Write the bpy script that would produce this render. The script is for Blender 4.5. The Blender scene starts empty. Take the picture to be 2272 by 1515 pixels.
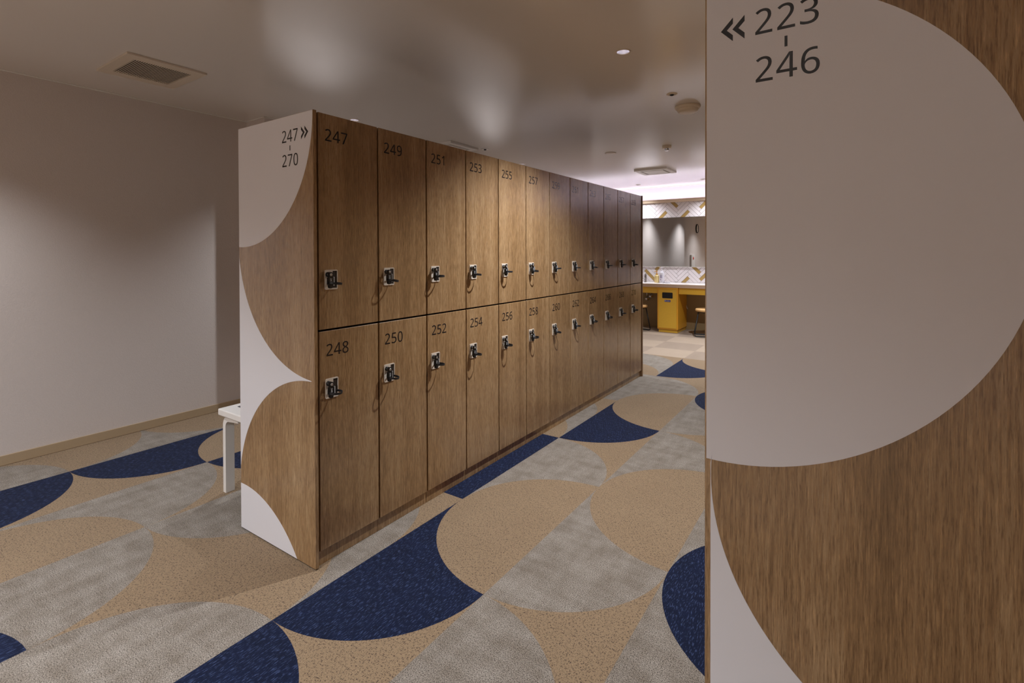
import bpy, bmesh, math, random
from math import sin, cos, pi, radians, sqrt, hypot
from mathutils import Vector, Matrix, Euler
from mathutils.geometry import tessellate_polygon

random.seed(7)
SC = bpy.context.scene
COL = SC.collection

# ------------------------------------------------------------------ camera
cam_d = bpy.data.cameras.new('camera')
cam = bpy.data.objects.new('camera', cam_d)
COL.objects.link(cam)
cam_d.sensor_width = 36.0
cam_d.lens = 1113.75 / 2272 * 36.0
cam_d.shift_y = -(757.5 - 569.21) / 2272
cam_d.clip_start = 0.05
R_ = Vector((0.82740542, 0.56159824, -0.00277192))
U_ = Vector((-0.00299958, 0.00935483, 0.99995174))
F_ = Vector((-0.56159707, 0.82735718, -0.0094248))
M = Matrix((R_, U_, -F_)).transposed().to_4x4()
M.translation = Vector((1.73213, -1.19658, 1.24504))
cam.matrix_world = M
SC.camera = cam

# ------------------------------------------------------------------ world / exposure
W = bpy.data.worlds.new('world'); SC.world = W; W.use_nodes = True
W.node_tree.nodes['Background'].inputs[0].default_value = (0.9, 0.93, 1, 1)
W.node_tree.nodes['Background'].inputs[1].default_value = 0.02
VS = SC.view_settings
VS.view_transform = 'Standard'; VS.look = 'None'; VS.gamma = 1.0
VS.use_curve_mapping = False
VS.exposure = 1.75
SC.cycles.max_bounces = 10
SC.cycles.diffuse_bounces = 6
SC.cycles.glossy_bounces = 5
SC.cycles.caustics_reflective = False
SC.cycles.caustics_refractive = False
SC.cycles.sample_clamp_indirect = 4.0

ZC = 2.32            # ceiling height
LAMP_W = 38.0        # watts of one recessed downlight
LAMP_COL = (0.94, 0.97, 1.03)
COVE_W = 4.8        # led strip behind the vanity ledge
COVE_COL = (0.87, 0.85, 1.0)
# recessed downlights, plus unseen ones added behind the viewer (x, y)
LAMPS = [(0.706, 1.385, 1.8), (0.3, -2.3, 2.9), (0.706, 4.9, 2.4),
         (-1.62, 1.47, 0.8), (-1.62, -1.03, 0.8), (-1.62, 3.97, 0.8),
         (-1.13, 6.65, 0.42), (-0.12, 6.6, 0.42), (0.9, 6.6, 0.5),
         (1.3, -3.45, 1.8), (-0.9, -3.45, 1.2), (-3.3, 5.6, 0.8)]  # pair by the front wall is added, its bounce fills the end panels

# ------------------------------------------------------------------ material helpers
def mat(name):
    m = bpy.data.materials.new(name); m.use_nodes = True
    nt = m.node_tree
    return m, nt, nt.nodes['Principled BSDF']
def srgb(r, g, b):
    f = lambda c: (c/255/12.92) if c/255 <= 0.04045 else ((c/255+0.055)/1.055)**2.4
    return (f(r), f(g), f(b), 1)
def simple(name, col, rough=0.5, metal=0.0, spec=0.5, bump=0.0, bscale=200, var=0.0, emit=None, coat=0.0):
    m, nt, b = mat(name)
    b.inputs['Base Color'].default_value = col
    b.inputs['Roughness'].default_value = rough
    b.inputs['Metallic'].default_value = metal
    b.inputs['Specular IOR Level'].default_value = spec
    b.inputs['Coat Weight'].default_value = coat
    if emit:
        b.inputs['Emission Color'].default_value = emit[0]
        b.inputs['Emission Strength'].default_value = emit[1]
    tc = nt.nodes.new('ShaderNodeTexCoord')
    n = nt.nodes.new('ShaderNodeTexNoise'); n.inputs['Scale'].default_value = bscale; n.inputs['Detail'].default_value = 4
    nt.links.new(tc.outputs['Object'], n.inputs['Vector'])
    if bump:
        bp = nt.nodes.new('ShaderNodeBump'); bp.inputs['Strength'].default_value = bump; bp.inputs['Distance'].default_value = 0.002
        nt.links.new(n.outputs['Fac'], bp.inputs['Height']); nt.links.new(bp.outputs['Normal'], b.inputs['Normal'])
    if var:
        mx = nt.nodes.new('ShaderNodeMix'); mx.data_type = 'RGBA'
        mx.inputs['A'].default_value = tuple(c*(1-var) for c in col[:3])+(1,)
        mx.inputs['B'].default_value = tuple(min(1, c*(1+var)) for c in col[:3])+(1,)
        nt.links.new(n.outputs['Fac'], mx.inputs['Factor']); nt.links.new(mx.outputs['Result'], b.inputs['Base Color'])
    return m
def N(nt, t, **kw):
    n = nt.nodes.new(t)
    for k, v in kw.items():
        if k in n.inputs: n.inputs[k].default_value = v
        else: setattr(n, k, v)
    return n
def ramp(nt, stops):
    r = nt.nodes.new('ShaderNodeValToRGB'); e = r.color_ramp.elements
    while len(e) < len(stops): e.new(0.5)
    for x, (p, c) in zip(e, stops): x.position = p; x.color = c
    return r
def noise(nt, vec, scale, detail=4, rough=0.5, dist=0.0):
    n = N(nt, 'ShaderNodeTexNoise', Scale=scale, Detail=detail, Roughness=rough, Distortion=dist)
    nt.links.new(vec, n.inputs['Vector']); return n.outputs['Fac']
def mapping(nt, vec, scale, loc=(0, 0, 0)):
    m = nt.nodes.new('ShaderNodeMapping'); m.inputs['Scale'].default_value = scale; m.inputs['Location'].default_value = loc
    nt.links.new(vec, m.inputs['Vector']); return m.outputs['Vector']
def mix(nt, fac, a, b, mode='MIX'):
    m = nt.nodes.new('ShaderNodeMix'); m.data_type = 'RGBA'; m.blend_type = mode
    for k, v in (('Factor', fac), ('A', a), ('B', b)):
        if isinstance(v, (int, float)): m.inputs[k].default_value = v
        elif isinstance(v, tuple): m.inputs[k].default_value = v
        else: nt.links.new(v, m.inputs[k])
    return m.outputs['Result']
def mmath(nt, op, a, b=0.0, clamp=False):
    m = nt.nodes.new('ShaderNodeMath'); m.operation = op; m.use_clamp = clamp
    for i, v in enumerate((a, b)):
        if isinstance(v, (int, float)): m.inputs[i].default_value = v
        else: nt.links.new(v, m.inputs[i])
    return m.outputs[0]

def oak(name, light, mid, dark, rough=0.42, cathedral=0.5):
    m, nt, b = mat(name)
    tc = N(nt, 'ShaderNodeTexCoord'); oi = N(nt, 'ShaderNodeObjectInfo')
    add = N(nt, 'ShaderNodeVectorMath', operation='MULTIPLY_ADD')
    nt.links.new(oi.outputs['Random'], add.inputs[0]); add.inputs[1].default_value = (37.0, 53.0, 71.0)
    nt.links.new(tc.outputs['Object'], add.inputs[2])
    v = add.outputs[0]
    # broad bands across the board
    band = noise(nt, mapping(nt, v, (9, 9, 0.35)), 1.0, 3, 0.55, 0.4)
    # cathedral figure: slow wobble makes the growth lines flame shaped
    wob = noise(nt, mapping(nt, v, (5, 5, 1.1)), 1.0, 2, 0.5, 0.3)
    wv = mmath(nt, 'FRACT', mmath(nt, 'MULTIPLY', wob, 22.0))
    wv = mmath(nt, 'ABSOLUTE', mmath(nt, 'SUBTRACT', wv, 0.5))
    # fine pores: short dark and light dashes along the grain
    pore = noise(nt, mapping(nt, v, (440, 440, 24)), 1.0, 3, 0.7)
    fib = noise(nt, mapping(nt, v, (180, 180, 8)), 1.0, 4, 0.65, 0.6)
    c = ramp(nt, [(0.30, dark), (0.52, mid), (0.75, light)])
    nt.links.new(mmath(nt, 'ADD', mmath(nt, 'MULTIPLY', band, 0.46), mmath(nt, 'ADD', mmath(nt, 'MULTIPLY', fib, 0.58), mmath(nt, 'MULTIPLY', wv, 0.16*cathedral))), c.inputs['Fac'])
    pr = ramp(nt, [(0.36, (0.46, 0.40, 0.33, 1)), (0.47, (0.95, 0.95, 0.95, 1)), (0.56, (1, 1, 1, 1)), (0.68, (1.55, 1.52, 1.45, 1))])
    nt.links.new(pore, pr.inputs['Fac'])
    col = mix(nt, 0.75, c.outputs['Color'], pr.outputs['Color'], 'MULTIPLY')
    nt.links.new(col, b.inputs['Base Color'])
    b.inputs['Roughness'].default_value = rough
    b.inputs['Specular IOR Level'].default_value = 1.0
    bp = N(nt, 'ShaderNodeBump', Strength=0.2, Distance=0.0006)
    nt.links.new(mmath(nt, 'ADD', pore, fib), bp.inputs['Height']); nt.links.new(bp.outputs['Normal'], b.inputs['Normal'])
    return m

OAK = oak('oak_laminate', srgb(178, 148, 110), srgb(147, 115, 79), srgb(107, 80, 50), 0.23)
OAK_DARK = oak('oak_edge', srgb(158, 122, 84), srgb(128, 94, 60), srgb(96, 68, 42))
WHITE_LAM = simple('white_laminate', srgb(222, 220, 223), 0.42, bump=0.03, bscale=900, var=0.01)
CARCASS = simple('dark_carcass', srgb(14, 12, 11), 0.8, var=0.1)
INK = simple('dark_vinyl_lettering', srgb(20, 21, 28), 0.16, spec=0.6, var=0.05)
WHITE_INK = simple('white_ink', srgb(225, 228, 230), 0.5, var=0.02)
PLATE = simple('cream_plastic_plate', srgb(214, 202, 186), 0.38, var=0.02)
BLACK_PL = simple('black_plastic', srgb(17, 18, 20), 0.32, spec=0.5, var=0.1)
RUBBER = simple('black_rubber_band', srgb(24, 24, 27), 0.5, bump=0.2, bscale=700)
GREY_MET = simple('grey_metal', srgb(190, 190, 188), 0.28, metal=0.9, var=0.05)
GREY_PL = simple('pale_grey_plastic', srgb(186, 188, 190), 0.4, var=0.03)
WHITE_PAINT = simple('white_paint', srgb(232, 228, 222), 0.42, bump=0.02, bscale=300, var=0.01)
WHITE_PL = simple('white_plastic', srgb(228, 224, 218), 0.4, var=0.01)
VENT_PL = simple('vent_plastic', srgb(216, 202, 184), 0.5, var=0.02)
DARKGAP = simple('vent_interior', srgb(34, 26, 20), 0.8, var=0.1)
BEIGE_PL = simple('beige_plastic', srgb(226, 212, 190), 0.45, var=0.02)
CHROME = simple('chrome', srgb(215, 216, 220), 0.12, metal=1.0, var=0.02)
YELLOW = simple('yellow_lacquer', srgb(222, 176, 58), 0.36, var=0.03, bscale=40)
YELLOW_EDGE = simple('orange_yellow_edge', srgb(226, 164, 46), 0.36, var=0.02)
COUNTER = simple('white_solid_surface', srgb(240, 236, 234), 0.25, var=0.01)
COUNTER_EDGE = simple('pinkish_wood_edge', srgb(206, 180, 160), 0.45, var=0.06, bscale=60)
LEDGE = simple('pale_wood_ledge', srgb(220, 196, 170), 0.45, var=0.06, bscale=50)
SEATWOOD = simple('pale_wood_seat', srgb(214, 170, 112), 0.42, var=0.1, bscale=40)
BLACK_MET = simple('black_powder_metal', srgb(22, 20, 20), 0.4, metal=0.2, var=0.1)
TILE_W = simple('white_glazed_tile', srgb(236, 228, 230), 0.2, var=0.015, bscale=30)
TILE_G = simple('gold_glazed_tile', srgb(182, 150, 92), 0.3, var=0.12, bscale=60)
GROUT = simple('grey_grout', srgb(170, 160, 156), 0.8, var=0.05)
MIRROR = simple('mirror_glass', (0.80, 0.80, 0.80, 1), 0.0, metal=1.0)
BASEB = simple('taupe_vinyl_baseboard', srgb(176, 154, 124), 0.45, var=0.03)
DARK_YEL = simple('mustard_wall_paint', srgb(152, 130, 92), 0.6, var=0.05)
BLUE_SIGN = simple('blue_sign_plate', srgb(40, 42, 130), 0.4, var=0.03)
RED_SIGN = simple('red_sign', srgb(220, 50, 36), 0.4, var=0.03)
AMBER = simple('amber_pump', srgb(214, 150, 40), 0.3, var=0.05)
CREAM_B = simple('cream_bottle', srgb(238, 214, 150), 0.3, var=0.04)
WHITE_B = simple('white_bottle', srgb(232, 228, 236), 0.3, var=0.02)
VIOLET = simple('violet_label_print', srgb(110, 90, 170), 0.5, var=0.05)
REFLECTOR = simple('lamp_reflector', srgb(225, 222, 232), 0.25, metal=0.7, var=0.02)
LED_ON = simple('led_module', (1, 1, 1, 1), 0.5, emit=((1.0, 0.96, 0.98, 1), 9.0))
LED_STRIP = simple('led_strip', (1, 1, 1, 1), 0.5, emit=((0.90, 0.88, 1.0, 1), 1.2))

def ceiling_mat():
    m, nt, b = mat('satin_ceiling_paint')
    tc = N(nt, 'ShaderNodeTexCoord')
    n = noise(nt, tc.outputs['Object'], 0.9, 3, 0.5)
    nt.links.new(mix(nt, n, srgb(224, 218, 212), srgb(232, 226, 220)), b.inputs['Base Color'])
    b.inputs['Roughness'].default_value = 0.17
    b.inputs['Specular IOR Level'].default_value = 0.95
    return m
CEIL = ceiling_mat()
def wall_mat():
    m, nt, b = mat('embossed_wallpaper')
    tc = N(nt, 'ShaderNodeTexCoord')
    v = tc.outputs['Object']
    n1 = noise(nt, v, 140, 5, 0.6)
    vor = N(nt, 'ShaderNodeTexVoronoi', Scale=130.0); nt.links.new(v, vor.inputs['Vector'])
    h = mmath(nt, 'ADD', n1, mmath(nt, 'MULTIPLY', vor.outputs['Distance'], 0.6))
    nt.links.new(mix(nt, n1, srgb(208, 197, 190), srgb(218, 208, 202)), b.inputs['Base Color'])
    b.inputs['Roughness'].default_value = 0.6
    bp = N(nt, 'ShaderNodeBump', Strength=0.35, Distance=0.002); nt.links.new(h, bp.inputs['Height']); nt.links.new(bp.outputs['Normal'], b.inputs['Normal'])
    return m
WALLP = wall_mat()
UPPER = simple('upper_wall_paint', srgb(218, 213, 224), 0.5, var=0.01)

def carpet(kind):
    m, nt, b = mat('carpet_' + kind)
    tc = N(nt, 'ShaderNodeTexCoord'); g = N(nt, 'ShaderNodeNewGeometry')
    v = g.outputs['Position']
    fine = noise(nt, mapping(nt, v, (300, 300, 300)), 1.0, 2, 0.6)
    if kind == 'tan':
        wx = noise(nt, mapping(nt, v, (300, 110, 1)), 1.0, 2, 0.6)
        wy = noise(nt, mapping(nt, v, (110, 300, 1), (9, 4, 0)), 1.0, 2, 0.6)
        base = mix(nt, noise(nt, v, 5, 3), srgb(136, 115, 90), srgb(149, 128, 101))
        rib = N(nt, 'ShaderNodeTexWave', Scale=75.0, Distortion=0.6); rib.bands_direction = 'X'
        nt.links.new(v, rib.inputs['Vector'])
        base = mix(nt, mmath(nt, 'MULTIPLY', rib.outputs['Fac'], 0.28), base, srgb(120, 92, 64))
        k1 = ramp(nt, [(0.36, (1, 1, 1, 1)), (0.43, (0, 0, 0, 1))]); nt.links.new(wx, k1.inputs['Fac'])
        k2 = ramp(nt, [(0.35, (1, 1, 1, 1)), (0.42, (0, 0, 0, 1))]); nt.links.new(wy, k2.inputs['Fac'])
        fl = mmath(nt, 'MAXIMUM', k1.outputs['Color'], k2.outputs['Color'])
        col = mix(nt, mmath(nt, 'MULTIPLY', fl, 0.9), base, srgb(58, 44, 40))
        k3 = ramp(nt, [(0.62, (0, 0, 0, 1)), (0.72, (1, 1, 1, 1))]); nt.links.new(fine, k3.inputs['Fac'])
        col = mix(nt, mmath(nt, 'MULTIPLY', k3.outputs['Color'], 0.6), col, srgb(216, 192, 160))
    elif kind == 'grey':
        b1 = noise(nt, mapping(nt, v, (16, 5, 1)), 1.0, 4, 0.65)
        b2 = noise(nt, mapping(nt, v, (5, 16, 1), (3, 7, 0)), 1.0, 4, 0.65)
        big = mmath(nt, 'MULTIPLY', mmath(nt, 'ADD', b1, b2), 0.5)
        r = ramp(nt, [(0.36, srgb(118, 108, 96)), (0.62, srgb(145, 137, 127))]); nt.links.new(big, r.inputs['Fac'])
        k = ramp(nt, [(0.36, (0.22, 0.20, 0.19, 1)), (0.50, (0.95, 0.95, 0.95, 1)), (0.64, (1.5, 1.49, 1.48, 1))]); nt.links.new(noise(nt, v, 300, 2, 0.7), k.inputs['Fac'])
        col = mix(nt, 1.0, r.outputs['Color'], k.outputs['Color'], 'MULTIPLY')
    elif kind == 'navy':
        st = noise(nt, mapping(nt, v, (260, 45, 1)), 1.0, 3, 0.65)
        big = noise(nt, v, 14, 3)
        base = mix(nt, big, srgb(9, 15, 33), srgb(17, 27, 56))
        k = ramp(nt, [(0.54, (0, 0, 0, 1)), (0.64, (1, 1, 1, 1))]); nt.links.new(st, k.inputs['Fac'])
        col = mix(nt, mmath(nt, 'MULTIPLY', k.outputs['Color'], 0.5), base, srgb(78, 94, 136))
        k2 = ramp(nt, [(0.3, (1, 1, 1, 1)), (0.42, (0, 0, 0, 1))]); nt.links.new(fine, k2.inputs['Fac'])
        col = mix(nt, mmath(nt, 'MULTIPLY', k2.outputs['Color'], 0.5), col, srgb(14, 16, 30))
    elif kind == 'beige':
        big = noise(nt, mapping(nt, v, (3, 8, 1)), 1.0, 3)
        col = mix(nt, big, srgb(156, 139, 120), srgb(170, 152, 134))
        k = ramp(nt, [(0.35, (0.6, 0.58, 0.55, 1)), (0.5, (1, 1, 1, 1))]); nt.links.new(noise(nt, v, 200, 2, 0.7), k.inputs['Fac'])
        col = mix(nt, 0.7, col, k.outputs['Color'], 'MULTIPLY')
    else:
        big = noise(nt, mapping(nt, v, (8, 3, 1)), 1.0, 3)
        col = mix(nt, big, srgb(140, 124, 109), srgb(154, 137, 121))
        k = ramp(nt, [(0.35, (0.6, 0.58, 0.55, 1)), (0.5, (1, 1, 1, 1))]); nt.links.new(noise(nt, v, 200, 2, 0.7), k.inputs['Fac'])
        col = mix(nt, 0.7, col, k.outputs['Color'], 'MULTIPLY')
    nt.links.new(col, b.inputs['Base Color'])
    b.inputs['Roughness'].default_value = 0.95
    b.inputs['Specular IOR Level'].default_value = 0.15
    b.inputs['Sheen Weight'].default_value = 0.04 if kind == 'navy' else 0.12
    bp = N(nt, 'ShaderNodeBump', Strength=0.3, Distance=0.0015); nt.links.new(fine, bp.inputs['Height']); nt.links.new(bp.outputs['Normal'], b.inputs['Normal'])
    return m
CP = {k: carpet(k) for k in ('tan', 'grey', 'navy', 'beige', 'taupe')}

# ------------------------------------------------------------------ mesh helpers
def obj(name, bm, m, parent=None, loc=(0, 0, 0), smooth=False):
    me = bpy.data.meshes.new(name)
    bmesh.ops.recalc_face_normals(bm, faces=bm.faces)
    bm.to_mesh(me); bm.free()
    for mm in (m if isinstance(m, (list, tuple)) else [m]): me.materials.append(mm)
    if smooth:
        for p in me.polygons: p.use_smooth = True
    o = bpy.data.objects.new(name, me); COL.objects.link(o)
    o.location = loc
    if parent: o.parent = parent
    return o
def share(src, parent, loc=None, name=None):
    o = src.copy(); COL.objects.link(o); o.parent = parent
    if loc is not None: o.location = loc
    return o
def thing(name, label, cat, loc=(0, 0, 0), rz=0.0, group=None):
    o = bpy.data.objects.new(name, None); COL.objects.link(o)
    o.location = loc; o.rotation_euler = (0, 0, rz); o.empty_display_size = 0.05
    o['label'] = label; o['category'] = cat
    if group: o['group'] = group
    return o
def tag(o, label, cat, group=None):
    o['label'] = label; o['category'] = cat
    if group: o['group'] = group
    return o
def struct(name, bm, m, parent=None):
    o = obj(name, bm, m, parent); o['kind'] = 'structure'; return o
def box(bm, x0, x1, y0, y1, z0, z1, bev=0.0, seg=2, mi=0):
    r = bmesh.ops.create_cube(bm, size=1.0)
    vs = r['verts']
    for v in vs:
        v.co = Vector((x0+(v.co.x+.5)*(x1-x0), y0+(v.co.y+.5)*(y1-y0), z0+(v.co.z+.5)*(z1-z0)))
    fs = set(f for v in vs for f in v.link_faces)
    for f in fs: f.material_index = mi
    if bev > 0:
        es = list(set(e for v in vs for e in v.link_edges))
        g = bmesh.ops.bevel(bm, geom=es, offset=bev, segments=seg, affect='EDGES', profile=0.5)
        for f in g['faces']: f.material_index = mi
    return bm
def B(x0, x1, y0, y1, z0, z1, bev=0.0, seg=2):
    return box(bmesh.new(), x0, x1, y0, y1, z0, z1, bev, seg)
def prism(bm, loops, frame, d0, d1):
    """loops: [outer, hole...] of 2-D points; frame(u, v, d) -> 3-D point; solid between depth d0 and d1."""
    flat = [p for l in loops for p in l]
    tris = tessellate_polygon([[Vector((p[0], p[1], 0)) for p in l] for l in loops])
    va = [bm.verts.new(frame(p[0], p[1], d0)) for p in flat]
    vb = [bm.verts.new(frame(p[0], p[1], d1)) for p in flat]
    for t in tris:
        if len(set(t)) < 3: continue
        try:
            bm.faces.new([va[i] for i in t]); bm.faces.new([vb[i] for i in reversed(t)])
        except ValueError: pass
    k = 0
    for l in loops:
        n = len(l)
        for i in range(n):
            a, c = k+i, k+(i+1) % n
            try: bm.faces.new([va[a], va[c], vb[c], vb[a]])
            except ValueError: pass
        k += n
    return bm
def lathe(bm, prof, seg=24, c=(0, 0, 0), axis='Z'):
    """prof: [(r, h)...] revolved about the axis through c."""
    def P(r, h, a):
        x, y = r*cos(a), r*sin(a)
        p = {'Z': (x, y, h), 'X': (h, x, y), 'Y': (x, h, y)}[axis]
        return bm.verts.new((c[0]+p[0], c[1]+p[1], c[2]+p[2]))
    rings = []
    for r, h in prof:
        rings.append([P(0, h, 0)] if r < 1e-6 else [P(r, h, 2*pi*i/seg) for i in range(seg)])
    for a, b_ in zip(rings, rings[1:]):
        for i in range(seg):
            j = (i+1) % seg
            if len(a) == 1 and len(b_) == 1: continue
            if len(a) == 1: bm.faces.new([a[0], b_[i], b_[j]])
            elif len(b_) == 1: bm.faces.new([a[i], a[j], b_[0]])
            else: bm.faces.new([a[i], a[j], b_[j], b_[i]])
    return bm
def tube(bm, pts, r, seg=10, closed=False, flat=None):
    """sweep a circle (or a flat section (w, h) with w sideways and h along z) along points."""
    pts = [Vector(p) for p in pts]; n = len(pts); rings = []
    up = Vector((0, 0, 1))
    for i, p in enumerate(pts):
        a = pts[(i-1) % n] if (closed or i > 0) else p
        c = pts[(i+1) % n] if (closed or i < n-1) else p
        t = (c-a).normalized()
        s = t.cross(up)
        if s.length < 1e-4: s = t.cross(Vector((0, 1, 0)))
        s.normalize(); w = s.cross(t).normalized()
        if flat:
            rr = [p+s*(sx*flat[0]/2)+w*(sz*flat[1]/2) for sx, sz in ((1, 1), (-1, 1), (-1, -1), (1, -1))]
        else:
            rr = [p+s*(r*cos(2*pi*k/seg))+w*(r*sin(2*pi*k/seg)) for k in range(seg)]
        rings.append([bm.verts.new(q) for q in rr])
    m = len(rings[0])
    for i in range(n if closed else n-1):
        a, c = rings[i], rings[(i+1) % n]
        for k in range(m): bm.faces.new([a[k], a[(k+1) % m], c[(k+1) % m], c[k]])
    if not closed:
        bm.faces.new(rings[0]); bm.faces.new(list(reversed(rings[-1])))
    return bm
def arc(cx, cy, rx, ry, a0, a1, n):
    return [(cx+rx*cos(radians(a0+(a1-a0)*i/n)), cy+ry*sin(radians(a0+(a1-a0)*i/n))) for i in range(n+1)]

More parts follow.
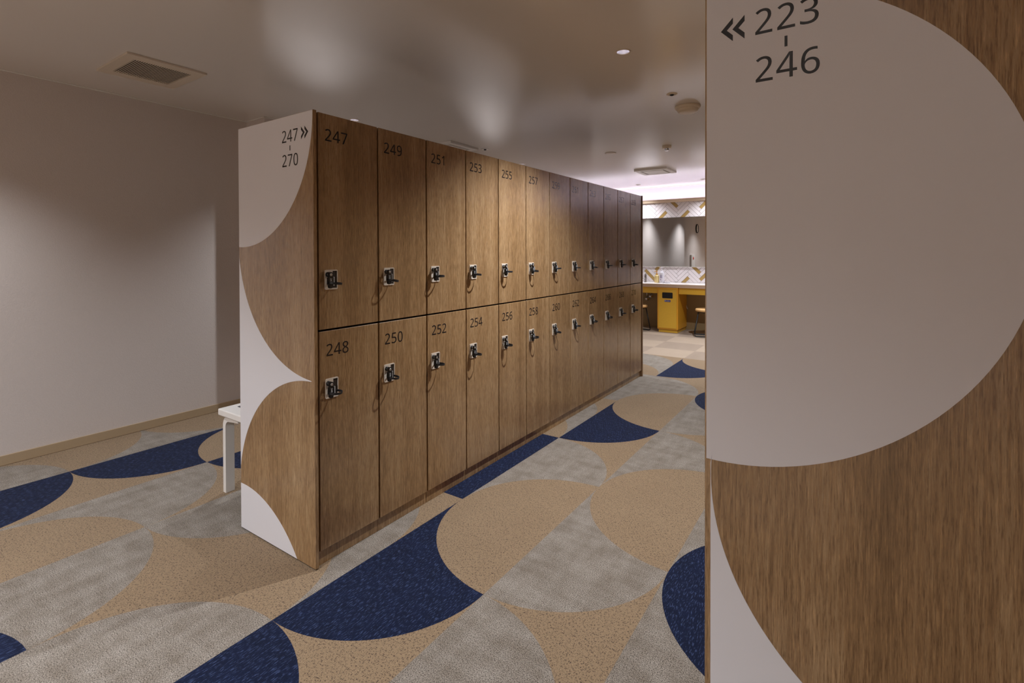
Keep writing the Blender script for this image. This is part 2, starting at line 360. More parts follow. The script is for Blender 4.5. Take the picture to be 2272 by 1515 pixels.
GLYPH = {'0':[[(0.158,-0.006),(0.118,0.0),(0.085,0.019),(0.06,0.05),(0.042,0.092),(0.031,0.144),(0.028,0.206),(0.029,0.248),(0.033,0.286),(0.04,0.319),(0.051,0.348),(0.065,0.372),(0.082,0.391),(0.103,0.405),(0.129,0.414),(0.158,0.416),(0.199,0.41),(0.232,0.392),(0.257,0.361),(0.275,0.319),(0.286,0.267),(0.289,0.206),(0.288,0.164),(0.284,0.126),(0.277,0.092),(0.266,0.063),(0.252,0.039),(0.235,0.02),(0.213,0.005),(0.188,-0.003)],[(0.158,0.038),(0.184,0.043),(0.204,0.056),(0.219,0.079),(0.23,0.112),(0.236,0.154),(0.238,0.206),(0.236,0.257),(0.23,0.299),(0.219,0.331),(0.204,0.354),(0.184,0.368),(0.158,0.373),(0.132,0.368),(0.112,0.354),(0.097,0.331),(0.087,0.299),(0.081,0.257),(0.079,0.206),(0.081,0.154),(0.087,0.112),(0.097,0.08),(0.112,0.057),(0.132,0.043)]],'1':[[(0.15,0.0),(0.15,0.256),(0.151,0.309),(0.152,0.357),(0.136,0.341),(0.118,0.326),(0.077,0.292),(0.05,0.326),(0.157,0.41),(0.199,0.41),(0.199,0.0)]],'2':[[(0.027,0.044),(0.125,0.15),(0.173,0.205),(0.185,0.221),(0.196,0.237),(0.204,0.253),(0.21,0.269),(0.214,0.286),(0.215,0.304),(0.213,0.325),(0.207,0.341),(0.196,0.355),(0.183,0.365),(0.167,0.371),(0.149,0.373),(0.132,0.372),(0.116,0.368),(0.101,0.362),(0.06,0.334),(0.031,0.368),(0.047,0.38),(0.064,0.392),(0.083,0.402),(0.104,0.41),(0.126,0.414),(0.149,0.416),(0.183,0.413),(0.211,0.403),(0.235,0.387),(0.252,0.365),(0.263,0.338),(0.267,0.306),(0.265,0.285),(0.261,0.266),(0.254,0.246),(0.244,0.228),(0.233,0.209),(0.219,0.191),(0.168,0.133),(0.09,0.049),(0.09,0.047),(0.283,0.047),(0.283,0.0),(0.027,0.0)]],'3':[[(0.132,-0.006),(0.074,-0.001),(0.056,0.003),(0.039,0.009),(0.023,0.017),(0.023,0.064),(0.04,0.057),(0.057,0.05),(0.076,0.045),(0.094,0.041),(0.113,0.038),(0.13,0.037),(0.162,0.04),(0.187,0.047),(0.206,0.059),(0.219,0.075),(0.227,0.095),(0.23,0.118),(0.227,0.141),(0.217,0.16),(0.201,0.173),(0.18,0.183),(0.154,0.189),(0.123,0.191),(0.086,0.191),(0.086,0.233),(0.123,0.233),(0.151,0.236),(0.174,0.243),(0.193,0.255),(0.206,0.271),(0.214,0.289),(0.217,0.311),(0.215,0.329),(0.209,0.344),(0.198,0.356),(0.184,0.365),(0.167,0.371),(0.147,0.373),(0.128,0.372),(0.11,0.369),(0.094,0.363),(0.051,0.339),(0.025,0.374),(0.04,0.385),(0.057,0.395),(0.077,0.404),(0.099,0.41),(0.122,0.414),(0.147,0.416),(0.184,0.413),(0.214,0.403),(0.238,0.387),(0.256,0.366),(0.266,0.342),(0.269,0.314),(0.267,0.288),(0.259,0.266),(0.245,0.248),(0.227,0.233),(0.206,0.223),(0.181,0.216),(0.181,0.214),(0.211,0.208),(0.236,0.198),(0.256,0.183),(0.271,0.164),(0.279,0.142),(0.282,0.117),(0.278,0.083),(0.266,0.053),(0.245,0.028),(0.216,0.009),(0.178,-0.002)]],'4':[[(0.196,0.092),(0.006,0.092),(0.006,0.137),(0.192,0.412),(0.245,0.412),(0.245,0.138),(0.305,0.138),(0.305,0.092),(0.245,0.092),(0.245,0.0),(0.196,0.0)],[(0.196,0.138),(0.196,0.238),(0.197,0.283),(0.198,0.327),(0.199,0.36),(0.197,0.36),(0.186,0.334),(0.172,0.309),(0.056,0.138)]],'5':[[(0.137,-0.006),(0.082,-0.0),(0.065,0.004),(0.05,0.01),(0.037,0.017),(0.037,0.065),(0.067,0.05),(0.103,0.041),(0.138,0.038),(0.165,0.04),(0.188,0.047),(0.207,0.059),(0.221,0.076),(0.229,0.098),(0.232,0.126),(0.229,0.151),(0.221,0.171),(0.207,0.188),(0.188,0.199),(0.164,0.206),(0.136,0.209),(0.101,0.206),(0.071,0.201),(0.045,0.217),(0.061,0.41),(0.254,0.41),(0.254,0.364),(0.105,0.364),(0.094,0.246),(0.119,0.25),(0.153,0.252),(0.177,0.25),(0.199,0.246),(0.22,0.238),(0.238,0.228),(0.254,0.214),(0.267,0.198),(0.277,0.179),(0.282,0.157),(0.284,0.132),(0.28,0.092),(0.267,0.058),(0.246,0.031),(0.217,0.01),(0.181,-0.002)]],'6':[[(0.165,-0.006),(0.141,-0.004),(0.119,0.003),(0.098,0.014),(0.079,0.029),(0.063,0.049),(0.049,0.074),(0.04,0.103),(0.034,0.137),(0.032,0.175),(0.036,0.245),(0.04,0.268),(0.045,0.29),(0.052,0.31),(0.06,0.33),(0.071,0.348),(0.083,0.365),(0.098,0.38),(0.115,0.392),(0.135,0.402),(0.157,0.41),(0.182,0.414),(0.211,0.416),(0.236,0.415),(0.259,0.411),(0.259,0.367),(0.237,0.372),(0.213,0.374),(0.189,0.372),(0.168,0.368),(0.15,0.361),(0.135,0.351),(0.122,0.339),(0.112,0.325),(0.103,0.309),(0.096,0.291),(0.091,0.272),(0.084,0.209),(0.087,0.209),(0.096,0.222),(0.107,0.233),(0.119,0.243),(0.135,0.251),(0.153,0.255),(0.173,0.257),(0.206,0.253),(0.235,0.242),(0.258,0.224),(0.276,0.2),(0.287,0.169),(0.29,0.132),(0.286,0.093),(0.275,0.059),(0.256,0.031),(0.231,0.011),(0.201,-0.002)],[(0.165,0.037),(0.186,0.04),(0.204,0.048),(0.22,0.06),(0.231,0.078),(0.238,0.102),(0.241,0.132),(0.239,0.156),(0.232,0.177),(0.222,0.194),(0.208,0.206),(0.189,0.214),(0.167,0.217),(0.15,0.215),(0.136,0.212),(0.122,0.205),(0.111,0.197),(0.101,0.188),(0.093,0.177),(0.087,0.166),(0.084,0.154),(0.083,0.142),(0.084,0.125),(0.087,0.109),(0.092,0.093),(0.099,0.078),(0.108,0.065),(0.119,0.053),(0.133,0.044),(0.148,0.039)]],'7':[[(0.237,0.364),(0.025,0.364),(0.025,0.41),(0.289,0.41),(0.289,0.369),(0.133,0.0),(0.079,0.0)]],'8':[[(0.159,-0.006),(0.121,-0.002),(0.089,0.007),(0.063,0.024),(0.045,0.046),(0.034,0.073),(0.03,0.105),(0.032,0.131),(0.04,0.153),(0.053,0.173),(0.07,0.189),(0.088,0.203),(0.109,0.215),(0.092,0.227),(0.076,0.241),(0.062,0.257),(0.052,0.275),(0.045,0.295),(0.043,0.318),(0.045,0.339),(0.05,0.357),(0.059,0.373),(0.071,0.386),(0.085,0.397),(0.102,0.406),(0.12,0.412),(0.139,0.415),(0.159,0.416),(0.179,0.415),(0.198,0.412),(0.216,0.406),(0.233,0.397),(0.247,0.386),(0.258,0.373),(0.267,0.357),(0.272,0.339),(0.274,0.318),(0.272,0.294),(0.265,0.274),(0.253,0.257),(0.238,0.242),(0.22,0.229),(0.2,0.217),(0.242,0.19),(0.255,0.18),(0.265,0.168),(0.275,0.155),(0.282,0.14),(0.286,0.124),(0.287,0.107),(0.285,0.085),(0.28,0.065),(0.271,0.047),(0.259,0.032),(0.244,0.019),(0.226,0.008),(0.206,0.0),(0.183,-0.004)],[(0.159,0.238),(0.176,0.247),(0.192,0.257),(0.205,0.268),(0.216,0.281),(0.222,0.297),(0.224,0.316),(0.222,0.333),(0.216,0.348),(0.206,0.359),(0.193,0.367),(0.177,0.372),(0.158,0.374),(0.139,0.372),(0.124,0.367),(0.111,0.359),(0.101,0.348),(0.095,0.333),(0.093,0.316),(0.095,0.297),(0.101,0.281),(0.112,0.268),(0.125,0.257),(0.141,0.247)],[(0.157,0.037),(0.182,0.039),(0.202,0.045),(0.217,0.056),(0.228,0.07),(0.235,0.087),(0.237,0.106),(0.235,0.124),(0.228,0.14),(0.216,0.154),(0.2,0.168),(0.178,0.182),(0.151,0.195),(0.13,0.184),(0.112,0.171),(0.098,0.157),(0.088,0.141),(0.082,0.124),(0.08,0.104),(0.082,0.085),(0.088,0.069),(0.099,0.055),(0.113,0.045),(0.133,0.039)]],'9':[[(0.109,-0.006),(0.084,-0.004),(0.061,-0.001),(0.061,0.043),(0.083,0.038),(0.107,0.036),(0.131,0.038),(0.152,0.042),(0.17,0.049),(0.185,0.059),(0.198,0.071),(0.209,0.085),(0.217,0.101),(0.224,0.119),(0.229,0.138),(0.236,0.201),(0.233,0.201),(0.224,0.188),(0.214,0.177),(0.201,0.167),(0.185,0.159),(0.167,0.155),(0.146,0.153),(0.114,0.157),(0.085,0.168),(0.062,0.186),(0.044,0.211),(0.033,0.241),(0.03,0.278),(0.034,0.318),(0.045,0.352),(0.063,0.379),(0.089,0.4),(0.119,0.412),(0.155,0.416),(0.179,0.414),(0.202,0.407),(0.223,0.396),(0.241,0.381),(0.257,0.361),(0.271,0.337),(0.28,0.307),(0.286,0.274),(0.288,0.235),(0.284,0.165),(0.28,0.142),(0.275,0.121),(0.268,0.1),(0.26,0.08),(0.249,0.062),(0.237,0.045),(0.222,0.03),(0.205,0.018),(0.185,0.008),(0.163,0.0),(0.138,-0.004)],[(0.153,0.194),(0.17,0.195),(0.184,0.199),(0.198,0.205),(0.209,0.213),(0.219,0.222),(0.227,0.233),(0.233,0.245),(0.236,0.256),(0.237,0.268),(0.236,0.285),(0.233,0.301),(0.228,0.317),(0.221,0.332),(0.212,0.346),(0.201,0.357),(0.188,0.366),(0.172,0.371),(0.155,0.373),(0.134,0.37),(0.116,0.363),(0.101,0.35),(0.089,0.332),(0.082,0.308),(0.079,0.278),(0.081,0.254),(0.088,0.233),(0.098,0.216),(0.112,0.204),(0.131,0.196)]]}
def text(bm, s, u, v, size, frame, d0, d1, adv=0.3285):
    """digits as solid outlines; u, v is the pen start on the baseline."""
    for k, ch in enumerate(s):
        loops = [[(u+(k*adv+x)*size, v+y*size) for x, y in l] for l in GLYPH[ch]]
        outer = loops[0]
        prism(bm, loops, frame, d0, d1)
    return bm

# ------------------------------------------------------------------ lights of the building, with unseen fill lamps added
def spot(name, x, y, z, w):
    l = bpy.data.lights.new(name, 'SPOT'); l.energy = w; l.color = LAMP_COL
    l.spot_size = radians(SPOT_DEG); l.spot_blend = SPOT_BLEND; l.shadow_soft_size = 0.018
    o = bpy.data.objects.new(name, l); COL.objects.link(o); o.location = (x, y, z)
    return o
SPOT_DEG = 118.0; SPOT_BLEND = 0.95
for x, y, k in LAMPS:
    o = spot('downlight_beam', x, y, ZC-0.004, LAMP_W*k)
    if y == -2.3: o.data.spot_size = radians(140)      # added unseen lamp, beam widened to brighten the end panels

# ------------------------------------------------------------------ room shell
GX, GY, OX, OY = 0.517, 0.502, -1.96, -0.76
X0, X1, Y0, Y1 = -2.39, 4.2, -4.0, 7.0
JX, JY, JE, XL = -2.12, 1.0, 4.7, -4.6

# floor: carpet tiles cut to quarter circles
TX0, TX1 = OX-GX, OX+7*GX
TY0, TY1 = OY-2*GY, OY+11*GY
bm = bmesh.new()
box(bm, XL-.1, X1, Y0, Y1, -.06, -.004)
box(bm, XL-.1, TX0-.001, JE-.1, Y1, -.004, 0)
box(bm, TX1+.001, X1, Y0, Y1, -.004, 0)
box(bm, X0-.2, TX1+.001, Y0, TY0-.001, -.004, 0)
floor = struct('floor', bm, CP['tan'])
def piece(loop, m):
    bm = bmesh.new()
    prism(bm, [loop], lambda u, v, d: Vector((u, v, d)), -.004, 0)
    return obj('carpet_tile', bm, m, floor)
# corner code: which corner the quarter circle is centred on (l/r, b/t), inside colour, outside colour
T, Gr, Nv = 'tan', 'grey', 'navy'
CELLS = {
 (-1, 0): ('rb', Gr, T), (-1, 1): ('lb', T, Gr), (-1, 2): ('lt', T, Gr),
 (0, 0): ('lb', Nv, T), (0, 1): ('lt', Nv, T), (0, 2): ('rt', T, Nv), (0, 3): ('rb', T, Gr),
 (1, 0): ('rb', T, Gr), (1, 1): ('lb', Gr, T), (1, 2): ('lt', Nv, T), (1, 3): ('rt', T, Nv),
 (2, -1): ('rb', Nv, Gr), (2, 0): ('lb', Gr, T), (2, 1): ('lt', Gr, T), (2, 2): ('rt', T, Gr),
 (3, -1): ('rb', Gr, Gr), (3, 0): ('rb', Gr, T), (3, 1): ('lb', T, Gr), (3, 2): ('lb', Gr, T), (3, 3): ('lb', Nv, Nv), (3, 4): ('lb', Nv, Nv),
 (3, 5): ('lb', T, Gr), (3, 6): ('lb', Gr, T), (3, 7): ('lb', Gr, Gr), (3, 8): ('lb', Gr, Gr), (3, 9): ('lb', T, Gr), (3, 10): ('lb', Gr, T),
 (4, -1): ('lt', Nv, Nv), (4, 0): ('lb', Nv, T), (4, 1): ('lt', Nv, T), (4, 2): ('rt', T, Nv), (4, 3): ('rb', T, Gr), (4, 4): ('lb', Gr, T),
 (4, 5): ('lt', Nv, T), (4, 6): ('rt', T, Nv), (4, 7): ('rb', T, Gr), (4, 8): ('lb', Gr, T), (4, 9): ('lt', Nv, T), (4, 10): ('rt', T, Nv),
 (5, 0): ('rb', Gr, Gr), (5, 1): ('lb', Gr, T), (5, 2): ('lt', Gr, T), (5, 3): ('rt', T, Gr), (5, 4): ('rb', T, Gr), (5, 5): ('lb', Gr, T),
 (5, 6): ('lt', Gr, T), (5, 7): ('rt', Nv, Gr), (5, 8): ('rb', Nv, T), (5, 9): ('rb', T, T), (5, 10): ('lb', T, Gr),
 (6, 0): ('rb', Gr, Gr), (6, 1): ('rb', Gr, Gr), (6, 2): ('rt', Nv, Gr), (6, 3): ('rb', Nv, Gr), (6, 4): ('rb', Gr, Gr), (6, 5): ('lb', Gr, T),
}
FALL = [('lb', Gr, T), ('lt', Nv, T), ('rt', T, Gr), ('rb', T, Nv), ('lb', T, Gr), ('rb', Gr, T)]
for i in range(-1, 7):
    for j in range(-2, 11):
        c, ci, co = CELLS.get((i, j), FALL[(i*5+j*3) % 6])
        x0, y0 = OX+GX*i, OY+GY*j; x1, y1 = x0+GX, y0+GY
        if ci == co:
            piece([(x0, y0), (x1, y0), (x1, y1), (x0, y1)], CP[ci]); continue
        cx = x0 if c[0] == 'l' else x1; cy = y0 if c[1] == 'b' else y1
        ox = x1 if c[0] == 'l' else x0; oy = y1 if c[1] == 'b' else y0
        n = 22
        a = [(cx+(ox-cx)*cos(pi/2*k/n), cy+(oy-cy)*sin(pi/2*k/n)) for k in range(n+1)]
        piece([(cx, cy)]+a, CP[ci])
        piece([(ox, oy)]+list(reversed(a)), CP[co])
for i in range(-1, 7):
    for j in range(5):
        x0, y0 = OX+GX*i, TY1+GY*j*.97
        y1 = min(y0+GY*.97, Y1)
        piece([(x0, y0), (x0+GX, y0), (x0+GX, y1), (x0, y1)], CP['beige' if (i+j) % 2 else 'taupe'])

# ceiling with round holes for the recessed downlights
bm = bmesh.new()
cut = sorted(LAMPS)
def ceiling_mesh():
    bm = bmesh.new(); box(bm, XL-.1, X1, Y0, 7.3, ZC, ZC+.1)
    me = bpy.data.meshes.new('ceiling'); bm.to_mesh(me); bm.free()
    o = bpy.data.objects.new('ceiling', me); COL.objects.link(o)
    bm = bmesh.new()
    for x, y, k in LAMPS: lathe(bm, [(0, ZC-.05), (.036, ZC-.05), (.036, ZC+.06), (0, ZC+.06)], 28, (x, y, 0))
    bmesh.ops.recalc_face_normals(bm, faces=bm.faces)
    cm = bpy.data.meshes.new('cut'); bm.to_mesh(cm); bm.free()
    co = bpy.data.objects.new('cut', cm); COL.objects.link(co)
    md = o.modifiers.new('holes', 'BOOLEAN'); md.object = co; md.operation = 'DIFFERENCE'; md.solver = 'EXACT'
    dg = bpy.context.evaluated_depsgraph_get()
    new = bpy.data.meshes.new_from_object(o.evaluated_get(dg))
    o.modifiers.clear(); o.data = new
    bpy.data.objects.remove(co); bpy.data.meshes.remove(cm)
    new.materials.clear(); new.materials.append(CEIL)
    o['kind'] = 'structure'
    return o
ceiling = ceiling_mesh()

struct('wall_left', (lambda bm: (box(bm, X0-.1, X0, Y0, JY, 0, ZC), box(bm, X0-.1, JX, JY, JE, 0, ZC), box(bm, XL-.1, X0-.1, JE-.1, JE, 0, ZC), box(bm, XL-.1, XL, JE, 7.3, 0, ZC), bm)[-1])(bmesh.new()), WALLP)
struct('wall_front', B(X0-.1, X1+.1, Y0-.1, Y0, 0, ZC), WALLP)
struct('wall_right', B(X1, X1+.1, Y0, 7.3, 0, ZC), WALLP)
struct('baseboard_left', (lambda bm: (box(bm, X0, X0+.008, Y0, JY, 0, .06, .003), box(bm, JX, JX+.008, JY-.008, JE, 0, .06, .003), box(bm, X0+.008, JX+.008, JY-.008, JY, 0, .06, .003), bm)[-1])(bmesh.new()), BASEB)
struct('trim_1', (lambda bm: (box(bm, X0, X0+.01, Y0, JY, ZC-.008, ZC, .002), box(bm, JX, JX+.01, JY-.01, JE, ZC-.008, ZC, .002), box(bm, X0+.01, JX+.01, JY-.01, JY, ZC-.008, ZC, .002), bm)[-1])(bmesh.new()), WHITE_PAINT)

# vanity wall: grout core, tile strips, pale ledge, cove niche behind it
bm = bmesh.new()
box(bm, XL, X1, Y1, Y1+.3, 0, 2.04)
wall_back = struct('wall_back', bm, [GROUT])
struct('trim_2', B(XL, X1, Y1-.03, Y1+.26, 2.041, 2.076, .002), LEDGE)
struct('trim_3', B(XL, X1, Y1-.03, Y1-.012, 2.0765, 2.092, .002), LEDGE)
struct('wall_upper', B(XL, X1, Y1+.16, Y1+.3, 2.0765, ZC), UPPER)
struct('trim_4', B(XL+.01, X1, Y1+.135, Y1+.16, ZC-.012, ZC, .002), WHITE_PAINT)
struct('wall_under_counter', B(XL, X1, Y1-.012, Y1, .0, .70), DARK_YEL)
bm = B(XL, X1, Y1+.02, Y1+.04, 2.0765, 2.086)
strip = obj('led_strip_light', bm, LED_STRIP)
tag(strip, 'white led light strip lying behind the pale ledge above the tiled wall', 'light')
def area(name, x0, x1, y, z, w, sy=0.03):
    l = bpy.data.lights.new(name, 'AREA'); l.shape = 'RECTANGLE'; l.size = x1-x0; l.size_y = sy
    l.energy = w; l.color = COVE_COL
    o = bpy.data.objects.new(name, l); COL.objects.link(o)
    o.location = ((x0+x1)/2, y, z); o.rotation_euler = (radians(180), 0, 0)
    return o
area('cove_light', XL+.05, X1-.1, Y1+.045, 2.09, COVE_W)

# herringbone tiles (45 degrees), 250 x 50 mm
TL, TW = 0.25, 0.05
def clip(poly, axis, lim, keep_less):
    out = []
    for a, b_ in zip(poly, poly[1:]+poly[:1]):
        ia = (a[axis] <= lim) if keep_less else (a[axis] >= lim); ib = (b_[axis] <= lim) if keep_less else (b_[axis] >= lim)
        if ia: out.append(a)
        if ia != ib:
            t = (lim-a[axis])/(b_[axis]-a[axis]); out.append((a[0]+t*(b_[0]-a[0]), a[1]+t*(b_[1]-a[1])))
    return out
GOLD = [(-.696, 2.03, 1), (-.873, 1.81, 0), (-.521, 1.806, 0), (-.167, 1.991, 0),
        (-.35, .978, 1), (-.526, .75, 0), (-.165, .855, 0), (-1.06, .83, 1), (-.757, 1.04, 0)]
HX, HZ = -.589, 1.697           # anchor of the lattice (from a gold tile of the photo)
c45 = sqrt(.5)
def herr(x0, x1, z0, z1):
    tiles = []
    for a in range(-60, 61):
        for k in range(-14, 15):
            # lattice: (W, W) and (L, -L) in tile space
            px, py = a*TW+k*TL, a*TW-k*TL
            for o_, r in (((px, py), (TL, TW)), ((px, py+TW), (TW, TL))):
                g = .0021
                q = [(o_[0]+g, o_[1]+g), (o_[0]+r[0]-g, o_[1]+g), (o_[0]+r[0]-g, o_[1]+r[1]-g), (o_[0]+g, o_[1]+r[1]-g)]
                w = [(HX+(u-v)*c45, HZ+(u+v)*c45) for u, v in q]
                if max(p[0] for p in w) < x0 or min(p[0] for p in w) > x1 or max(p[1] for p in w) < z0 or min(p[1] for p in w) > z1: continue
                cen = (sum(p[0] for p in w)/4, sum(p[1] for p in w)/4)
                for ax, lim, less in ((0, x0, False), (0, x1, True), (1, z0, False), (1, z1, True)):
                    if w: w = clip(w, ax, lim, less)
                if len(w) >= 3:
                    A = abs(sum(p[0]*q_[1]-q_[0]*p[1] for p, q_ in zip(w, w[1:]+w[:1])))/2
                    if A > 4e-5: tiles.append((w, cen, 0 if r[0] == TL else 1))
    return tiles
far_rest = bmesh.new()
for z0, z1 in ((1.796, 2.040), (.747, .994)):
    tl = herr(-1.45, .6, z0, z1)
    gold = set()
    for gx, gz, d in GOLD:
        if not (z0-.12 < gz < z1+.12): continue
        best = min((t for t in range(len(tl)) if tl[t][2] == d), key=lambda t: hypot(tl[t][1][0]-gx, tl[t][1][1]-gz))
        gold.add(best)
    for n, (w, cen, d) in enumerate(tl):
        bm = bmesh.new(); prism(bm, [w], lambda u, v, dd: Vector((u, Y1-dd, v)), -.001, .005)
        obj('tile', bm, TILE_G if n in gold else TILE_W, wall_back)
    for xa, xb in ((XL, -1.45), (.6, X1)):
        for n, (w, cen, d) in enumerate(herr(xa, xb, z0, z1)):
            prism(far_rest, [w], lambda u, v, dd: Vector((u, Y1-dd, v)), -.001, .005)
o = obj('tile_field', far_rest, TILE_W, wall_back); o['kind'] = 'stuff'

# ------------------------------------------------------------------ left locker row
PW = 1.8*.16906            # column pitch
G0 = .0072
DF = -.007                 # door front plane
ZT, ZM, ZB = 1.797, .9355, .060
YEND = G0+12*PW+.004
def fr_door(u, v, d): return Vector((DF+d, u, v))
def rrect(y0, y1, z0, z1, r, n=4):
    return arc(y1-r, z1-r, r, r, 0, 90, n)+arc(y0+r, z1-r, r, r, 90, 180, n)+arc(y0+r, z0+r, r, r, 180, 270, n)+arc(y1-r, z0+r, r, r, 270, 360, n)
PROTO = {}
ORD = 'first second third fourth fifth sixth seventh eighth ninth tenth eleventh twelfth'.split()
def proto(key, make):
    if key not in PROTO: PROTO[key] = make()
    return PROTO[key]
def inst(key, name, make, m, parent, loc=(0, 0, 0), smooth=False):
    """one object per part, mesh data shared between alike parts"""
    if key not in PROTO:
        o = obj(name, make(), m, parent, loc, smooth); PROTO[key] = o.data
        return o
    o = bpy.data.objects.new(name, PROTO[key]); COL.objects.link(o); o.parent = parent; o.location = loc
    return o
def plate_bm():
    bm = bmesh.new()
    prism(bm, [rrect(.029, .0885, -.0395, .0395, .005), [(.064, -.034), (.0855, -.034), (.0855, .035), (.064, .035)]],
          lambda u, v, d: Vector((d, u, v)), 0, .0042)
    return bm
def ring_bm(): return lathe(bmesh.new(), [(.0098, 0), (.0098, .007), (.008, .009), (.0045, .009), (.0045, .006), (0, .006)], 20, axis='X')
def make_locker(n, upper, col):
    y = G0+col*PW
    z0, z1 = (ZM+.0028, ZT) if upper else (ZB, ZM-.0050)
    t = thing('locker', 'oak locker numbered %d in the %s row, %s column from the near end' % (n, 'upper' if upper else 'lower', ORD[col]), 'locker', (0, y, z0 if upper else 0),
              group='numbered lockers of the long oak row')
    zz = 0 if upper else z0
    h = z1-z0
    inst(('carc', upper), 'carcass', lambda: B(-.552, -.03, .0006, PW-.0006, zz if upper else ZB-.003, zz+h-.001), CARCASS, t)
    dr = inst(('door', upper), 'door', lambda: B(DF-.018, DF, .0040, PW-.0040, zz, zz+h, .0014, 1), OAK, t)
    zt = zz+h
    bm = bmesh.new()
    base = zt-(.107 if upper else .101)
    text(bm, str(n), .0325, base, .1159, fr_door, .0000, .0005)
    num = obj('number', bm, INK, dr)
    zl = (1.1355-z0) if upper else .6995
    inst('plate', 'lock_plate', plate_bm, PLATE, dr, (DF, 0, zl))
    inst('recess', 'lock_recess', lambda: B(0, .0012, .0642, .0853, -.0338, .0348), simple('recess_shade', srgb(44, 34, 27), 0.6, var=0.05), dr, (DF, 0, zl))
    inst('ring', 'lock_cylinder', ring_bm, BLACK_PL, dr, (DF+.003, .0402, zl+.0215), True)
    if not upper:
        inst('kick', 'kick_plate', lambda: B(-.036, -.0185, .0008, PW-.0008, 0, ZB-.004, .0005, 1), OAK, t)
    return y, (z0+zl if upper else zl)

def fob_bm():
    L = [(-.0075, .0225)]+arc(0, .0235, .0085, .0085, 170, 10, 8)+[(.0075, .012), (.0115, .009), (.0120, -.016), (.0088, -.020), (.0075, -.029)]+arc(0, -.029, .0075, .004, 0, -180, 6)+[(-.0088, -.020), (-.0120, -.016), (-.0115, .009), (-.0075, .012)]
    bm = bmesh.new(); prism(bm, [L], lambda u, v, d: Vector((d, u, v)), .0200, .0310)
    return bm
def make_key(n, y, z, upper, rnd, col):
    t = thing('locker_key', 'black wristband key in locker %d, %s row, %s column from the near end' % (n, 'upper' if upper else 'lower', ORD[col]), 'key', (DF, y+.0375, z), group='keys in the locks of the oak row')
    inst('fob', 'key_fob', fob_bm, BLACK_PL, t)
    inst('bit', 'key_shaft', lambda: lathe(bmesh.new(), [(0, .0205), (.0055, .0205), (.0055, .0012)], 12, (0, .001, .0215), 'X'), GREY_MET, t)
    inst('rivet', 'rivet', lambda: lathe(bmesh.new(), [(.0056, .0305), (.0056, .0325), (.0044, .0331), (0, .0331)], 16, (0, 0, .0215), 'X'), GREY_MET, t, smooth=True)
    bm = bmesh.new()
    text(bm, str(n), -.011, -.0035, .0175, lambda u, v, d: Vector((d, v, -u-.004)), .0309, .0313)
    obj('number', bm, WHITE_INK, t)
    inst('clip', 'band_clip', lambda: B(.0215, .0325, .0122, .0155, -.0235, .0125, .001, 1), GREY_PL, t)
    def band():
        pts = []
        for k in range(28):
            a = 2*pi*k/28
            x = .032-.023*cos(a); yy = .019+.0265*sin(a)
            pts.append((x, yy, 0))
        return tube(bmesh.new(), pts, 0, closed=True, flat=(.0022, .0085))
    o = inst('band', 'wristband', band, RUBBER, t, (0, 0, -.009), False)
    o.rotation_euler = (rnd.uniform(-.16, .05), rnd.uniform(-.05, .16), rnd.uniform(-.12, .12))
    return t
rnd = random.Random(3)
for col in range(12):
    for upper in (True, False):
        n = 247+2*col+(0 if upper else 1)
        y, z = make_locker(n, upper, col)
        make_key(n, y, z, upper, rnd, col)

# ------------------------------------------------------------------ end panels with the inlaid white shapes
YF = -.0157
def chevron(x, z, s):
    """bold double arrow; s=+1 points to +X"""
    L = [(0, 0), (.0245, .0255), (.0245, .0125), (.0122, 0), (.0245, -.0125), (.0245, -.0255)]
    return [(x-s*px, z+pz) for px, pz in L]
def fr_end(u, v, d): return Vector((u, YF-d, v))
def end_flat(name, loops, m, parent, d=.0006):
    bm = bmesh.new()
    for l in loops: prism(bm, [l], fr_end, -.0004, d)
    return obj(name, bm, m, parent)
def clip_all(P, x0, x1, z0, z1):
    for ax, lim, less in ((0, x0, False), (0, x1, True), (1, z0, False), (1, z1, True)): P = clip(P, ax, lim, less)
    return P
ep = thing('end_panel', 'oak end panel with white quarter circles and the sign 247 to 270', 'panel', (-.277, 0, 0))
off = Vector((-.277, 0, 0))
def child(o):
    o.location = -off if o.parent is ep else o.location
    return o
DP = .5545
child(obj('board', B(-DP, 0, YF, 0, .004, 1.8, .0012, 1), OAK, ep))
child(obj('base_gap', B(-DP+.004, -.004, YF+.003, -.001, 0, .0041), CARCASS, ep))
xl, xr = -DP+.0012, -.0016
P = clip_all(arc(-.526, 1.792, .523, .523, 0, 360, 128)[:-1], xl, xr, .006, 1.7985)
# close the part of the disc above its centre
child(end_flat('white_inlay', [P], WHITE_LAM, ep))
a0 = 180-math.degrees(math.acos(min(1, (DP+.007)/.565)))
A1 = [p for p in arc(.007, 1.306, .565, .565, 184.5, 268, 40) if p[0] > xl and p[1] > .742]
A2 = [p for p in arc(-.013, .19, .548, .548, 91, 176.5, 40) if p[0] > xl]
child(end_flat('white_inlay', [[(xl, 1.255)]+A1+[(-.018, .7405)]+A2+[(xl, .225)]], WHITE_LAM, ep))
P = clip_all(arc(-.531, -.308, .514, .514, 0, 360, 128)[:-1], xl, xr, .006, 1.7985)
child(end_flat('white_inlay', [P], WHITE_LAM, ep))
def sign(bm, s, x, z, size): text(bm, s, x, z, size, fr_end, .0004, .0009)
for s, x, z in (('247', -.2125, 1.693), ('270', -.2110, 1.5945)):
    bm = bmesh.new(); sign(bm, s, x, z, .1185); child(obj('number', bm, INK, ep))
child(end_flat('dash', [[(-.1565, 1.658), (-.1510, 1.658), (-.1510, 1.6785), (-.1565, 1.6785)]], INK, ep, .0009))
for x in (-.053, -.030): child(end_flat('arrow', [chevron(x, 1.7185, 1)], INK, ep, .0009))

